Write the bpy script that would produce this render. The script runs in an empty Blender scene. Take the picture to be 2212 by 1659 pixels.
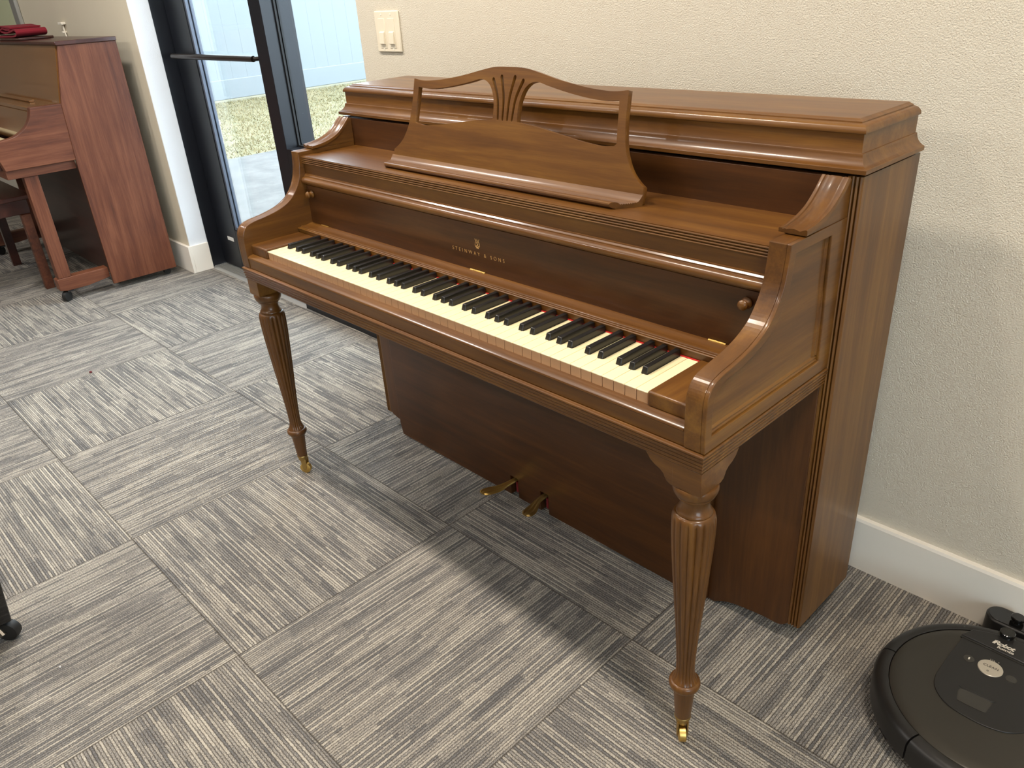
import bpy, bmesh, math, random
from mathutils import Vector, Matrix
random.seed(4)
S = bpy.context.scene
COL = S.collection
PI = math.pi

# ------------------------------------------------------------------ camera
CAM = Vector((1.2633, -1.5142, 1.3106))
RX = Vector((0.69316531, 0.71823062, -0.06055277))
UP = Vector((-0.29203249, 0.35665768, 0.88741891))
FW = Vector((-0.65896804, 0.59744462, -0.45696941))
cd = bpy.data.cameras.new('camera')
cam = bpy.data.objects.new('camera', cd)
COL.objects.link(cam)
m = Matrix.Identity(4)
for i in range(3):
    m[i][0] = RX[i]; m[i][1] = UP[i]; m[i][2] = -FW[i]; m[i][3] = CAM[i]
cam.matrix_world = m
cd.sensor_width = 36.0
cd.sensor_fit = 'HORIZONTAL'
cd.lens = 1682.8 * 36.0 / 2212.0
cd.clip_start = 0.05
cd.clip_end = 200
S.camera = cam

# ------------------------------------------------------------------ materials
def lin(c):
    return tuple(((v / 255) / 12.92 if v / 255 <= 0.04045 else ((v / 255 + 0.055) / 1.055) ** 2.4) for v in c) + (1.0,)

class NT:
    def __init__(self, name):
        self.m = bpy.data.materials.new(name); self.m.use_nodes = True
        self.t = self.m.node_tree; self.t.nodes.clear()
        self.out = self.n('ShaderNodeOutputMaterial')
        self.b = self.n('ShaderNodeBsdfPrincipled')
        self.l(self.b.outputs[0], self.out.inputs[0])
    def n(self, k, **kw):
        x = self.t.nodes.new(k)
        for a, v in kw.items(): setattr(x, a, v)
        return x
    def l(self, a, b): self.t.links.new(a, b)
    def math(self, op, a, b=None, c=None):
        x = self.n('ShaderNodeMath', operation=op)
        for i, v in enumerate((a, b, c)):
            if v is None: continue
            if isinstance(v, (int, float)): x.inputs[i].default_value = v
            else: self.l(v, x.inputs[i])
        return x.outputs[0]
    def noise(self, vec, scale, detail=4, rough=0.5, dist=0.0):
        x = self.n('ShaderNodeTexNoise')
        x.inputs['Scale'].default_value = scale; x.inputs['Detail'].default_value = detail
        x.inputs['Roughness'].default_value = rough; x.inputs['Distortion'].default_value = dist
        if vec is not None: self.l(vec, x.inputs['Vector'])
        return x.outputs['Fac']
    def ramp(self, fac, stops):
        x = self.n('ShaderNodeValToRGB'); e = x.color_ramp.elements
        while len(e) < len(stops): e.new(0.5)
        for i, (p, c) in enumerate(stops): e[i].position = p; e[i].color = c
        self.l(fac, x.inputs[0]); return x.outputs[0]
    def mix(self, fac, a, b, mode='MIX'):
        x = self.n('ShaderNodeMix', data_type='RGBA', blend_type=mode)
        for i, v in ((0, fac), (6, a), (7, b)):
            if isinstance(v, (int, float, tuple)): x.inputs[i].default_value = v
            else: self.l(v, x.inputs[i])
        return x.outputs[2]
    def bump(self, h, strength, dist):
        x = self.n('ShaderNodeBump'); x.inputs['Strength'].default_value = strength
        x.inputs['Distance'].default_value = dist; self.l(h, x.inputs['Height'])
        self.l(x.outputs[0], self.b.inputs['Normal'])
    def coord(self, which='Object'):
        return self.n('ShaderNodeTexCoord').outputs[which]
    def mapping(self, vec, scale=(1, 1, 1), rot=(0, 0, 0), loc=(0, 0, 0)):
        x = self.n('ShaderNodeMapping'); self.l(vec, x.inputs[0])
        x.inputs['Scale'].default_value = scale; x.inputs['Rotation'].default_value = rot
        x.inputs['Location'].default_value = loc
        return x.outputs[0]

def plain(name, rgb, rough=0.5, metal=0.0, coat=0.0, spec=0.5, bump=None, var=0.0):
    t = NT(name)
    c = lin(rgb)
    if var:
        f = t.noise(t.coord(), 6, 5)
        c2 = tuple(v * (1 - var) for v in c[:3]) + (1,)
        t.l(t.mix(f, c, c2), t.b.inputs['Base Color'])
    else: t.b.inputs['Base Color'].default_value = c
    t.b.inputs['Roughness'].default_value = rough; t.b.inputs['Metallic'].default_value = metal
    t.b.inputs['Coat Weight'].default_value = coat
    t.b.inputs['Specular IOR Level'].default_value = spec
    if bump: t.bump(t.noise(t.coord(), bump[0], 3), bump[1], bump[2])
    return t.m

def wood(name, dark, mid, light, axis='X', rough=0.48, coat=0.42, coat_rough=0.16, grain=1.0):
    t = NT(name)
    v = t.coord()
    lo, hi = 1.6, 26.0
    sc = {'X': (lo, hi, hi), 'Y': (hi, lo, hi), 'Z': (hi, hi, lo)}[axis]
    g = t.noise(t.mapping(v, sc), 1.0, 6, 0.62, 0.6)
    fine = t.noise(t.mapping(v, tuple(s * 9 for s in sc)), 1.0, 3, 0.6)
    blot = t.noise(t.mapping(v, {'X': (2, 5, 5), 'Y': (5, 2, 5), 'Z': (5, 5, 2)}[axis]), 1.0, 3, 0.5)
    f = t.math('ADD', t.math('MULTIPLY', g, 0.55), t.math('ADD', t.math('MULTIPLY', fine, 0.18), t.math('MULTIPLY', blot, 0.35)))
    f = t.math('ADD', t.math('MULTIPLY', t.math('SUBTRACT', f, 0.54), grain), 0.54)
    t.l(t.ramp(f, [(0.34, lin(dark)), (0.54, lin(mid)), (0.74, lin(light))]), t.b.inputs['Base Color'])
    t.b.inputs['Roughness'].default_value = rough
    t.b.inputs['Specular IOR Level'].default_value = 0.35
    t.b.inputs['Coat Weight'].default_value = coat; t.b.inputs['Coat Roughness'].default_value = coat_rough
    t.bump(t.noise(t.mapping(v, tuple(s * 3 for s in sc)), 1.0, 2), 0.12, 0.0006)
    return t.m

WD, WM, WL = (64, 36, 6), (96, 59, 15), (126, 86, 30)
M = {}
for a in 'XYZ':
    M['wood' + a] = wood('walnut_finish_' + a.lower(), WD, WM, WL, a)
    M['satin' + a] = wood('satin_walnut_' + a.lower(), (46, 24, 6), (70, 39, 12), (92, 56, 22), a, rough=0.40, coat=0.22, coat_rough=0.22)
for a in 'XYZ':
    M['mah' + a] = wood('mahogany_finish_' + a.lower(), (64, 31, 18), (94, 51, 31), (114, 68, 45), a, rough=0.5, coat=0.15, coat_rough=0.25, grain=1.5)
M['mahdark'] = wood('dark_mahogany', (40, 18, 14), (58, 28, 20), (76, 38, 28), 'X', rough=0.35, coat=0.4)
M['mahgold'] = wood('pale_mahogany', (84, 56, 28), (112, 76, 40), (132, 94, 54), 'X', rough=0.22, coat=0.8, grain=0.5)
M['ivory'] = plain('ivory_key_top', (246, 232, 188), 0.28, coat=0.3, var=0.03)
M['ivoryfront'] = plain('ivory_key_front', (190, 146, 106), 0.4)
M['ebony'] = plain('ebony_key', (16, 16, 16), 0.38, coat=0.25)
M['gold'] = plain('gilt_lettering', (196, 154, 92), 0.5, metal=0.2)
M['brass'] = plain('polished_brass', (226, 188, 108), 0.36, metal=1.0, var=0.25)
M['brassdark'] = plain('aged_brass', (186, 156, 96), 0.42, metal=1.0, var=0.3)
M['redfelt'] = plain('red_felt', (190, 30, 30), 0.9)
M['darkfelt'] = plain('dark_red_felt', (110, 14, 18), 0.9)
M['dark'] = plain('dark_interior', (20, 14, 10), 0.8)
M['trim'] = plain('white_trim_paint', (236, 230, 218), 0.42, var=0.03, bump=(18, 0.08, 0.001))
M['plate'] = plain('ivory_plastic', (228, 218, 196), 0.35)
M['screw'] = plain('painted_screw', (240, 232, 215), 0.3)
M['alu'] = plain('dark_anodised_aluminium', (20, 22, 28), 0.36, metal=0.2, spec=0.5)
M['saddle'] = plain('mill_aluminium', (176, 176, 172), 0.42, metal=0.7)
M['gasket'] = plain('black_gasket', (12, 12, 14), 0.6)
M['bar'] = plain('bronze_push_bar', (62, 56, 52), 0.35, metal=0.8)
M['sticker'] = plain('white_sticker', (215, 215, 210), 0.5)
M['rob'] = plain('matt_black_plastic', (29, 28, 27), 0.40, bump=(900, 0.1, 0.0002))
M['robtop'] = plain('brushed_grey_plastic', (64, 61, 55), 0.32, metal=0.5)
M['robglos'] = plain('gloss_black_plastic', (12, 12, 12), 0.12, coat=0.5)
M['robsilver'] = plain('brushed_silver_button', (205, 196, 180), 0.32, metal=0.6)
M['robtext'] = plain('pale_grey_print', (205, 198, 184), 0.5)
M['robdark'] = plain('dark_print', (40, 38, 36), 0.5)
M['robwin'] = plain('smoked_window', (48, 46, 42), 0.15, coat=0.4)
M['blk'] = plain('black_lacquer', (7, 7, 8), 0.22, coat=0.4)
M['cloth'] = plain('crimson_cloth', (128, 14, 34), 0.92, bump=(400, 0.3, 0.001), var=0.25)
M['steel'] = plain('caster_steel', (120, 116, 108), 0.35, metal=0.9)
M['rubber'] = plain('black_rubber', (24, 23, 22), 0.5)
M['lint'] = plain('white_lint', (190, 190, 190), 0.9)
M['crumb'] = plain('dark_red_crumb', (90, 30, 32), 0.9)
M['fence'] = plain('white_vinyl', (126, 133, 137), 0.5, var=0.05)
M['pot'] = plain('white_pipe', (235, 235, 235), 0.4)

def glass_mat(name, tint):
    t = NT(name)
    tr = t.n('ShaderNodeBsdfTransparent'); tr.inputs[0].default_value = tint
    gl = t.n('ShaderNodeBsdfGlossy'); gl.inputs['Roughness'].default_value = 0.02
    fr = t.n('ShaderNodeFresnel'); ge = t.n('ShaderNodeNewGeometry')
    t.l(t.math('SUBTRACT', 1.5, t.math('MULTIPLY', ge.outputs['Backfacing'], 1.5 - 1 / 1.5)), fr.inputs[0])
    mx = t.n('ShaderNodeMixShader')
    t.l(fr.outputs[0], mx.inputs[0]); t.l(tr.outputs[0], mx.inputs[1]); t.l(gl.outputs[0], mx.inputs[2])
    t.l(mx.outputs[0], t.out.inputs[0])
    return t.m
M['glass'] = glass_mat('clear_glass', (0.93, 0.96, 0.97, 1))

def wall_mat(name, rgb, bumps=0.9):
    t = NT(name)
    v = t.coord()
    n1 = t.noise(v, 330, 3, 0.6, 0.2)
    n2 = t.noise(v, 800, 2, 0.5)
    h = t.math('ADD', t.math('MULTIPLY', t.ramp(n1, [(0.32, (0, 0, 0, 1)), (0.70, (1, 1, 1, 1))]), 0.8), t.math('MULTIPLY', n2, 0.3))
    c = lin(rgb); d = tuple(x * 0.95 for x in c[:3]) + (1,)
    t.l(t.mix(t.noise(v, 2.5, 3), c, d), t.b.inputs['Base Color'])
    t.b.inputs['Roughness'].default_value = 0.6
    t.b.inputs['Specular IOR Level'].default_value = 0.3
    t.bump(h, bumps, 0.0015)
    return t.m
M['wall'] = wall_mat('orange_peel_wall_paint', (218, 210, 192))
M['wallflat'] = wall_mat('smooth_wall_paint', (212, 202, 180), 0.25)
M['wallwhite'] = wall_mat('daylit_white_paint', (226, 231, 236), 0.35)  # daylight's faint blue is put into this white
M['ceil'] = plain('ceiling_paint', (196, 190, 180), 0.8)
M['wallfar'] = plain('bounce_cut_wall', (150, 142, 130), 0.8)  # unseen walls, like the ceiling, darkened to cut bounced light

def carpet_mat():
    TX, TY, TS, TA = -0.7796, -0.5057, 0.6266, 0.0113
    t = NT('striped_carpet_tiles')
    v = t.coord()
    sep = t.n('ShaderNodeSeparateXYZ'); t.l(v, sep.inputs[0])
    x = t.math('SUBTRACT', sep.outputs[0], TX); y = t.math('SUBTRACT', sep.outputs[1], TY)
    ca, sa = math.cos(TA), math.sin(TA)
    u = t.math('DIVIDE', t.math('ADD', t.math('MULTIPLY', x, ca), t.math('MULTIPLY', y, sa)), TS)
    w = t.math('DIVIDE', t.math('SUBTRACT', t.math('MULTIPLY', y, ca), t.math('MULTIPLY', x, sa)), TS)
    iu = t.math('FLOOR', u); iw = t.math('FLOOR', w)
    par = t.math('ABSOLUTE', t.math('MODULO', t.math('ADD', iu, iw), 2.0))   # 0 -> stripes run along y
    fu = t.math('SUBTRACT', u, iu); fw_ = t.math('SUBTRACT', w, iw)
    def sel(a, b):   # par 0 -> a, par 1 -> b
        return t.math('ADD', t.math('MULTIPLY', a, t.math('SUBTRACT', 1.0, par)), t.math('MULTIPLY', b, par))
    wob = t.math('MULTIPLY', t.math('SUBTRACT', t.noise(v, 210, 2, 0.6), 0.5), 0.0075)
    c = t.math('ADD', sel(fu, fw_), wob)      # across the stripes
    l = sel(fw_, fu)                          # along the stripes
    tid = t.math('ADD', t.math('MULTIPLY', iu, 17.3), t.math('MULTIPLY', iw, 41.7))
    def white(a, b, seed):
        cb = t.n('ShaderNodeCombineXYZ')
        t.l(t.math('ADD', a, seed), cb.inputs[0]); t.l(t.math('ADD', b, 0.0), cb.inputs[1]); t.l(tid, cb.inputs[2])
        w = t.n('ShaderNodeTexWhiteNoise', noise_dimensions='3D'); t.l(cb.outputs[0], w.inputs['Vector'])
        return w.outputs['Value']
    def rows(n, seg, seed):
        r = t.math('FLOOR', t.math('MULTIPLY', c, n))
        sh = t.math('MULTIPLY', white(r, 0.5, seed + 0.37), 13.0)
        q = t.math('FLOOR', t.math('ADD', t.math('MULTIPLY', l, seg), sh))
        return white(r, q, seed)
    NR = 104.0
    a = rows(NR, 4.6, 3.5)
    b = rows(NR / 4.0, 4.3, 9.5)
    d = rows(NR / 2.0, 7.0, 5.5)
    pr = t.math('MODULO', t.math('FLOOR', t.math('MULTIPLY', c, NR)), 2.0)
    s = t.math('ADD', t.math('ADD', t.math('MULTIPLY', a, 0.40), t.math('MULTIPLY', b, 0.24)), t.math('ADD', t.math('MULTIPLY', d, 0.16), t.math('MULTIPLY', pr, 0.20)))
    grit = t.noise(v, 330, 3, 0.7)
    s = t.math('ADD', s, t.math('MULTIPLY', t.math('SUBTRACT', grit, 0.5), 1.6))
    col = t.ramp(s, [(0.18, lin((106, 105, 105))), (0.42, lin((134, 131, 127))), (0.62, lin((166, 160, 150))), (0.86, lin((194, 187, 174)))])
    fr = t.math('SUBTRACT', t.math('MULTIPLY', c, NR), t.math('FLOOR', t.math('MULTIPLY', c, NR)))
    gp = t.math('MULTIPLY', t.math('ABSOLUTE', t.math('SUBTRACT', fr, 0.5)), 2.0)
    gap = t.math('SMOOTH_MIN', 1.0, t.math('MAXIMUM', 0.0, t.math('MULTIPLY', t.math('SUBTRACT', gp, 0.60), 3.2)), 0.1)
    col = t.mix(t.math('MULTIPLY', gap, 0.66), col, lin((78, 71, 62)))
    ed = t.math('MINIMUM', t.math('MINIMUM', fu, t.math('SUBTRACT', 1.0, fu)), t.math('MINIMUM', fw_, t.math('SUBTRACT', 1.0, fw_)))
    seam = t.math('LESS_THAN', t.math('ADD', ed, wob), 0.0030)
    col = t.mix(t.math('MULTIPLY', seam, 0.6), col, lin((76, 70, 62)))
    t.l(col, t.b.inputs['Base Color'])
    t.b.inputs['Roughness'].default_value = 0.95
    t.b.inputs['Specular IOR Level'].default_value = 0.08
    ph = t.math('MULTIPLY', t.math('FLOOR', t.math('MULTIPLY', c, NR * 2)), 2.4)
    loop = t.math('SINE', t.math('ADD', t.math('MULTIPLY', l, 0.6266 * 2 * PI / 0.0046), ph))
    h = t.math('ADD', t.math('MULTIPLY', t.math('SUBTRACT', 1.0, gap), 0.8), t.math('ADD', t.math('MULTIPLY', loop, 0.2), t.math('MULTIPLY', grit, 0.8)))
    h = t.math('SUBTRACT', h, t.math('MULTIPLY', seam, 0.8))
    t.bump(h, 0.9, 0.0026)
    return t.m
M['carpet'] = carpet_mat()

def ground_mat(name, c1, c2, scale, bump):
    t = NT(name); v = t.coord()
    f = t.noise(v, scale, 6, 0.7)
    t.l(t.ramp(f, [(0.35, lin(c1)), (0.65, lin(c2))]), t.b.inputs['Base Color'])
    t.b.inputs['Roughness'].default_value = 0.9
    t.bump(t.noise(v, scale * 3, 4), 0.6, bump)
    return t.m
M['conc'] = ground_mat('pale_concrete', (88, 88, 87), (112, 110, 108), 3.0, 0.004)
M['soil'] = ground_mat('dry_lawn_soil', (104, 100, 70), (134, 126, 98), 7.0, 0.03)
M['blade'] = ground_mat('dry_grass_blades', (114, 106, 70), (146, 134, 102), 1.3, 0.0)

# ------------------------------------------------------------------ mesh helpers
ORG = {}
def tag(o, label=None, cat=None, group=None, kind=None):
    if label: o['label'] = label
    if cat: o['category'] = cat
    if group: o['group'] = group
    if kind: o['kind'] = kind
    return o
def thing(name, loc, label, cat, group=None):
    o = bpy.data.objects.new(name, None); COL.objects.link(o)
    o.location = loc; o.empty_display_size = 0.1
    ORG[o.name] = Vector(loc)
    return tag(o, label, cat, group)

def obj(name, bm, mat, parent=None, bevel=0.0, smooth=False, origin=None, seg=2, label=None):
    """link bm (world coordinates) as ONE mesh object"""
    org = Vector(origin) if origin else (ORG[parent.name] if parent else Vector((0, 0, 0)))
    bmesh.ops.recalc_face_normals(bm, faces=bm.faces)
    for v in bm.verts: v.co -= org
    me = bpy.data.meshes.new(name); bm.to_mesh(me); bm.free()
    mats = mat if isinstance(mat, (list, tuple)) else [mat]
    for k in mats: me.materials.append(M[k])
    if smooth:
        for p in me.polygons: p.use_smooth = True
        me.set_sharp_from_angle(angle=math.radians(35))
    o = bpy.data.objects.new(name, me); COL.objects.link(o)
    if parent:
        o.parent = parent; o.location = org - ORG[parent.name]
    else: o.location = org
    ORG[o.name] = org
    if bevel:
        md = o.modifiers.new('bevel', 'BEVEL'); md.width = bevel; md.segments = seg
        md.limit_method = 'ANGLE'; md.angle_limit = math.radians(35)
        md.harden_normals = False
        for p in me.polygons: p.use_smooth = True
        me.set_sharp_from_angle(angle=math.radians(35))
    if label: o['label'] = label
    return o

def new(): return bmesh.new()
def box(bm, x0, x1, y0, y1, z0, z1, mi=0):
    vs = [bm.verts.new((x, y, z)) for x in (x0, x1) for y in (y0, y1) for z in (z0, z1)]
    for f in ((0, 1, 3, 2), (4, 6, 7, 5), (0, 4, 5, 1), (2, 3, 7, 6), (0, 2, 6, 4), (1, 5, 7, 3)):
        fc = bm.faces.new([vs[i] for i in f]); fc.material_index = mi
    return bm
def prism(bm, pts, axis, a, b, mi=0):
    """pts in the two remaining axes (x: (y,z), y: (x,z), z: (x,y))"""
    def P(p, t):
        return {'x': (t, p[0], p[1]), 'y': (p[0], t, p[1]), 'z': (p[0], p[1], t)}[axis]
    A = [bm.verts.new(P(p, a)) for p in pts]; B = [bm.verts.new(P(p, b)) for p in pts]
    n = len(pts)
    fs = [bm.faces.new(A), bm.faces.new(list(reversed(B)))]
    for i in range(n):
        fs.append(bm.faces.new((A[i], B[i], B[(i + 1) % n], A[(i + 1) % n])))
    for f in fs: f.material_index = mi
    return bm
def rings(bm, prof, x0, x1, y0, y1, openback=True):
    """moulding that runs round the front and both sides of a slab: prof = (offset outwards, z)"""
    prev = None; first = None
    for o_, z in prof:
        yb = y1 if openback else y1 + o_
        r = [bm.verts.new(p) for p in ((x0 - o_, y0 - o_, z), (x1 + o_, y0 - o_, z), (x1 + o_, yb, z), (x0 - o_, yb, z))]
        if prev:
            for i in range(4): bm.faces.new((prev[i], prev[(i + 1) % 4], r[(i + 1) % 4], r[i]))
        else: first = r
        prev = r
    bm.faces.new(list(reversed(first))); bm.faces.new(prev)
    return bm
def lathe(bm, prof, c, axis=(0, 0, 1), n=32, flute=None, mi=0):
    """prof = (radius, height along axis); flute = function(theta, h) -> factor"""
    ax = Vector(axis).normalized()
    e1 = ax.orthogonal().normalized(); e2 = ax.cross(e1)
    c = Vector(c); prev = None
    for r, h in prof:
        if r < 1e-6:
            ring = [bm.verts.new(c + ax * h)]
        else:
            ring = []
            for k in range(n):
                th = 2 * PI * k / n
                rr = r * (flute(th, h) if flute else 1.0)
                ring.append(bm.verts.new(c + ax * h + (e1 * math.cos(th) + e2 * math.sin(th)) * rr))
        if prev:
            if len(prev) == 1 and len(ring) > 1:
                for k in range(n): bm.faces.new((prev[0], ring[k], ring[(k + 1) % n])).material_index = mi
            elif len(ring) == 1 and len(prev) > 1:
                for k in range(n): bm.faces.new((prev[k], ring[0], prev[(k + 1) % n])).material_index = mi
            else:
                for k in range(n): bm.faces.new((prev[k], ring[k], ring[(k + 1) % n], prev[(k + 1) % n])).material_index = mi
        elif len(ring) > 1: bm.faces.new(ring).material_index = mi
        prev = ring
    if len(prev) > 1: bm.faces.new(list(reversed(prev))).material_index = mi
    return bm
def cr(pts, n=6, closed=False):
    """Catmull-Rom through pts"""
    out = []; N = len(pts)
    rng = range(N) if closed else range(N - 1)
    for i in rng:
        p0 = pts[(i - 1) % N] if (closed or i > 0) else pts[0]
        p1 = pts[i]; p2 = pts[(i + 1) % N]
        p3 = pts[(i + 2) % N] if (closed or i + 2 < N) else pts[-1]
        for k in range(n):
            t = k / n
            out.append(tuple(0.5 * ((2 * b) + (-a + c) * t + (2 * a - 5 * b + 4 * c - d) * t * t + (-a + 3 * b - 3 * c + d) * t ** 3)
                             for a, b, c, d in zip(p0, p1, p2, p3)))
    if not closed: out.append(tuple(pts[-1]))
    return out
def tube(bm, pts, r, n=10, closed=False, mi=0):
    pts = [Vector(p) for p in pts]; N = len(pts); prev = None; first = None
    up = Vector((0.13, 0.21, 0.97)).normalized()
    for i, p in enumerate(pts):
        d = (pts[(i + 1) % N] - pts[i - 1]) if closed else (pts[min(i + 1, N - 1)] - pts[max(i - 1, 0)])
        d.normalize(); e1 = d.cross(up)
        if e1.length < 1e-4: e1 = d.cross(Vector((1, 0, 0)))
        e1.normalize(); e2 = e1.cross(d)
        rr = r[i] if isinstance(r, (list, tuple)) else r
        ring = [bm.verts.new(p + (e1 * math.cos(2 * PI * k / n) + e2 * math.sin(2 * PI * k / n)) * rr) for k in range(n)]
        if prev:
            for k in range(n): bm.faces.new((prev[k], ring[k], ring[(k + 1) % n], prev[(k + 1) % n])).material_index = mi
        else: first = ring
        prev = ring
    if closed:
        for k in range(n): bm.faces.new((prev[k], first[k], first[(k + 1) % n], prev[(k + 1) % n])).material_index = mi
    else:
        bm.faces.new(first).material_index = mi; bm.faces.new(list(reversed(prev))).material_index = mi
    return bm
def plate2d(outer, holes, thick, M4):
    """filled 2D outline with holes, extruded to thickness, placed with matrix"""
    cu = bpy.data.curves.new('tmp', 'CURVE'); cu.dimensions = '2D'; cu.fill_mode = 'BOTH'; cu.extrude = thick / 2
    for loop in [outer] + holes:
        sp = cu.splines.new('POLY'); sp.points.add(len(loop) - 1)
        for i, (a, b) in enumerate(loop): sp.points[i].co = (a, b, 0, 1)
        sp.use_cyclic_u = True
    o = bpy.data.objects.new('tmp', cu); COL.objects.link(o)
    bpy.context.view_layer.update()
    me = bpy.data.meshes.new_from_object(o.evaluated_get(bpy.context.evaluated_depsgraph_get()))
    bpy.data.objects.remove(o); bpy.data.curves.remove(cu)
    bm = new(); bm.from_mesh(me); bpy.data.meshes.remove(me)
    bmesh.ops.remove_doubles(bm, verts=bm.verts, dist=1e-5)
    bm.transform(M4)
    return bm
def text_bm(s, size, M4, spacing=1.0, extrude=0.0002, offset=0.0, shear=0.0):
    cu = bpy.data.curves.new('tmp', 'FONT'); cu.body = s; cu.size = size; cu.align_x = 'CENTER'
    cu.space_character = spacing; cu.extrude = extrude; cu.offset = offset; cu.shear = shear
    o = bpy.data.objects.new('tmp', cu); COL.objects.link(o)
    bpy.context.view_layer.update()
    me = bpy.data.meshes.new_from_object(o.evaluated_get(bpy.context.evaluated_depsgraph_get()))
    w = max(v.co.x for v in me.vertices) - min(v.co.x for v in me.vertices)
    bpy.data.objects.remove(o); bpy.data.curves.remove(cu)
    bm = new(); bm.from_mesh(me); bpy.data.meshes.remove(me)
    bm.transform(M4)
    return bm, w
def fit_text(s, width, size, M4, **kw):
    """text whose letters have the given size, tracked out to a total width"""
    sp = 1.0
    for _ in range(6):
        b, w = text_bm(s, size, M4, spacing=sp, **kw)
        if abs(w - width) < 1e-4: return b
        b.free()
        b2, w2 = text_bm(s, size, M4, spacing=sp + 0.1, **kw); b2.free()
        sp += (width - w) / max((w2 - w) * 10, 1e-6)
    return text_bm(s, size, M4, spacing=sp, **kw)[0]
def flat_front(x, y, z):    # local XY of lettering -> a surface facing -y
    return Matrix(((1, 0, 0, x), (0, 0, -1, y), (0, 1, 0, z), (0, 0, 0, 1)))

# ================================================================== THE SETTING
def struct(name, bm, mat, **kw):
    return tag(obj(name, bm, mat, **kw), kind='structure')
WY = 0.07          # face of the right-hand wall
FX0, FX1, FY0 = -7.6, 4.2, -6.2
CZ = 2.75
b = new(); box(b, FX0, FX1, FY0, 0.30, -0.02, 0.0); struct('floor', b, 'carpet')
b = new(); box(b, FX0, FX1, FY0, 0.30, CZ, CZ + 0.02); struct('ceiling', b, 'ceil')
b = new(); box(b, -1.115, FX1, WY, 0.30, 0, CZ); struct('wall_right', b, 'wall', bevel=0.006)
b = new(); box(b, -1.105, FX1, 0.055, WY + 0.001, 0, 0.134)
prism(b, [(0.055, 0.134), (0.0575, 0.1405), (WY + 0.001, 0.1405), (WY + 0.001, 0.134)], 'x', -1.105, FX1)
struct('baseboard_right', b, 'trim')
# wall beyond the door, and the white return beside the door frame
b = new(); box(b, FX0, -2.955, 0.02, 0.30, 0, CZ); struct('wall_back', b, 'wallflat')
b = new(); box(b, -2.955, -2.948, 0.0202, 0.122, 0, CZ); struct('trim_1', b, 'wallwhite', bevel=0.003)
b = new(); box(b, FX0, -2.935, 0.004, 0.02, 0, 0.15); box(b, -2.949, -2.935, 0.0195, 0.118, 0, 0.15)
struct('baseboard_back', b, 'trim', bevel=0.002)
b = new(); box(b, -2.955, -1.115, 0.122, 0.30, 2.35, CZ); struct('wall_lintel', b, 'wallwhite')
b = new(); box(b, FX0 - .02, FX0, FY0, 0.3, 0, CZ); struct('wall_left', b, 'wallfar')
b = new(); box(b, FX0, FX1, FY0 - .02, FY0, 0, CZ); struct('wall_front', b, 'wallfar')
b = new(); box(b, FX1, FX1 + .1, FY0, -4.0, 0, CZ); box(b, FX1, FX1 + .1, -1.8, 0.3, 0, CZ); box(b, FX1, FX1 + .1, -4.0, -1.8, 0, 0.4); box(b, FX1, FX1 + .1, -4.0, -1.8, 2.35, CZ)
struct('wall_far_right', b, 'wallfar')
b = new(); box(b, FX1 + .04, FX1 + .046, -4.0, -1.8, 0.4, 2.35); struct('added_window', b, 'glass')  # unseen opening and pane added to throw daylight on right-facing sides
# pale glazed window far left
b = new()
box(b, -4.85, -4.75, -0.005, 0.0195, 0.9, 2.3); box(b, -6.6, -6.5, -0.005, 0.0195, 0.9, 2.3)
box(b, -6.5, -4.85, -0.005, 0.0195, 2.2, 2.3); box(b, -6.5, -4.85, -0.005, 0.0195, 0.9, 1.0)
w1 = struct('window_1', b, 'gasketgrey' if 'gasketgrey' in M else 'saddle', bevel=0.004)
b = new(); box(b, -6.5, -4.85, 0.008, 0.0195, 1.0, 2.2)
M['palepane'] = plain('pale_green_pane', (196, 202, 166), 0.25)
obj('pane', b, 'palepane', w1)

# ---- storefront: frame, door, sidelight
b = new()
box(b, -3.0, -2.95, 0.122, 0.262, 0, 2.35)                      # left jamb
box(b, -1.95, -1.855, 0.122, 0.262, 0, 2.35)                    # mullion
box(b, -1.165, -1.115, 0.122, 0.262, 0, 2.35)
box(b, -2.95, -1.95, 0.122, 0.262, 2.25, 2.35); box(b, -1.855, -1.165, 0.122, 0.262, 2.25, 2.35)
box(b, -1.855, -1.165, 0.122, 0.262, 0.62, 0.745)               # sidelight rail
box(b, -1.855, -1.165, 0.122, 0.262, 0.0, 0.10)
fr = struct('window_2', b, 'alu', bevel=0.0015)
b = new(); box(b, -1.855, -1.165, 0.186, 0.192, 0.10, 0.62); obj('lower_pane', b, 'glass', fr)
b = new(); box(b, -1.855, -1.165, 0.186, 0.192, 0.745, 2.25); obj('upper_pane', b, 'glass', fr)
b = new()
for z0, z1 in ((0.10, 0.62), (0.745, 2.25)):
    for ya, yb in ((0.178, 0.186), (0.192, 0.200)):
        box(b, -1.855, -1.847, ya, yb, z0, z1); box(b, -1.173, -1.165, ya, yb, z0, z1)
        box(b, -1.847, -1.173, ya, yb, z1 - 0.008, z1); box(b, -1.847, -1.173, ya, yb, z0, z0 + 0.008)
obj('gasket', b, 'gasket', fr)
b = new()
box(b, -2.94, -2.722, 0.19, 0.235, 0.018, 2.24); box(b, -2.068, -1.955, 0.19, 0.235, 0.018, 2.24)
box(b, -2.722, -2.068, 0.19, 0.235, 0.018, 0.235); box(b, -2.722, -2.068, 0.19, 0.235, 2.12, 2.24)
dr = struct('door_1', b, 'alu', bevel=0.0015)
b = new(); box(b, -2.722, -2.068, 0.209, 0.216, 0.235, 2.12); obj('glass_pane', b, 'glass', dr)
b = new()
for xa, xb in ((-2.722, -2.706), (-2.084, -2.068)):
    box(b, xa, xb, 0.194, 0.209, 0.235, 2.12); box(b, xa, xb, 0.216, 0.231, 0.235, 2.12)
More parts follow.
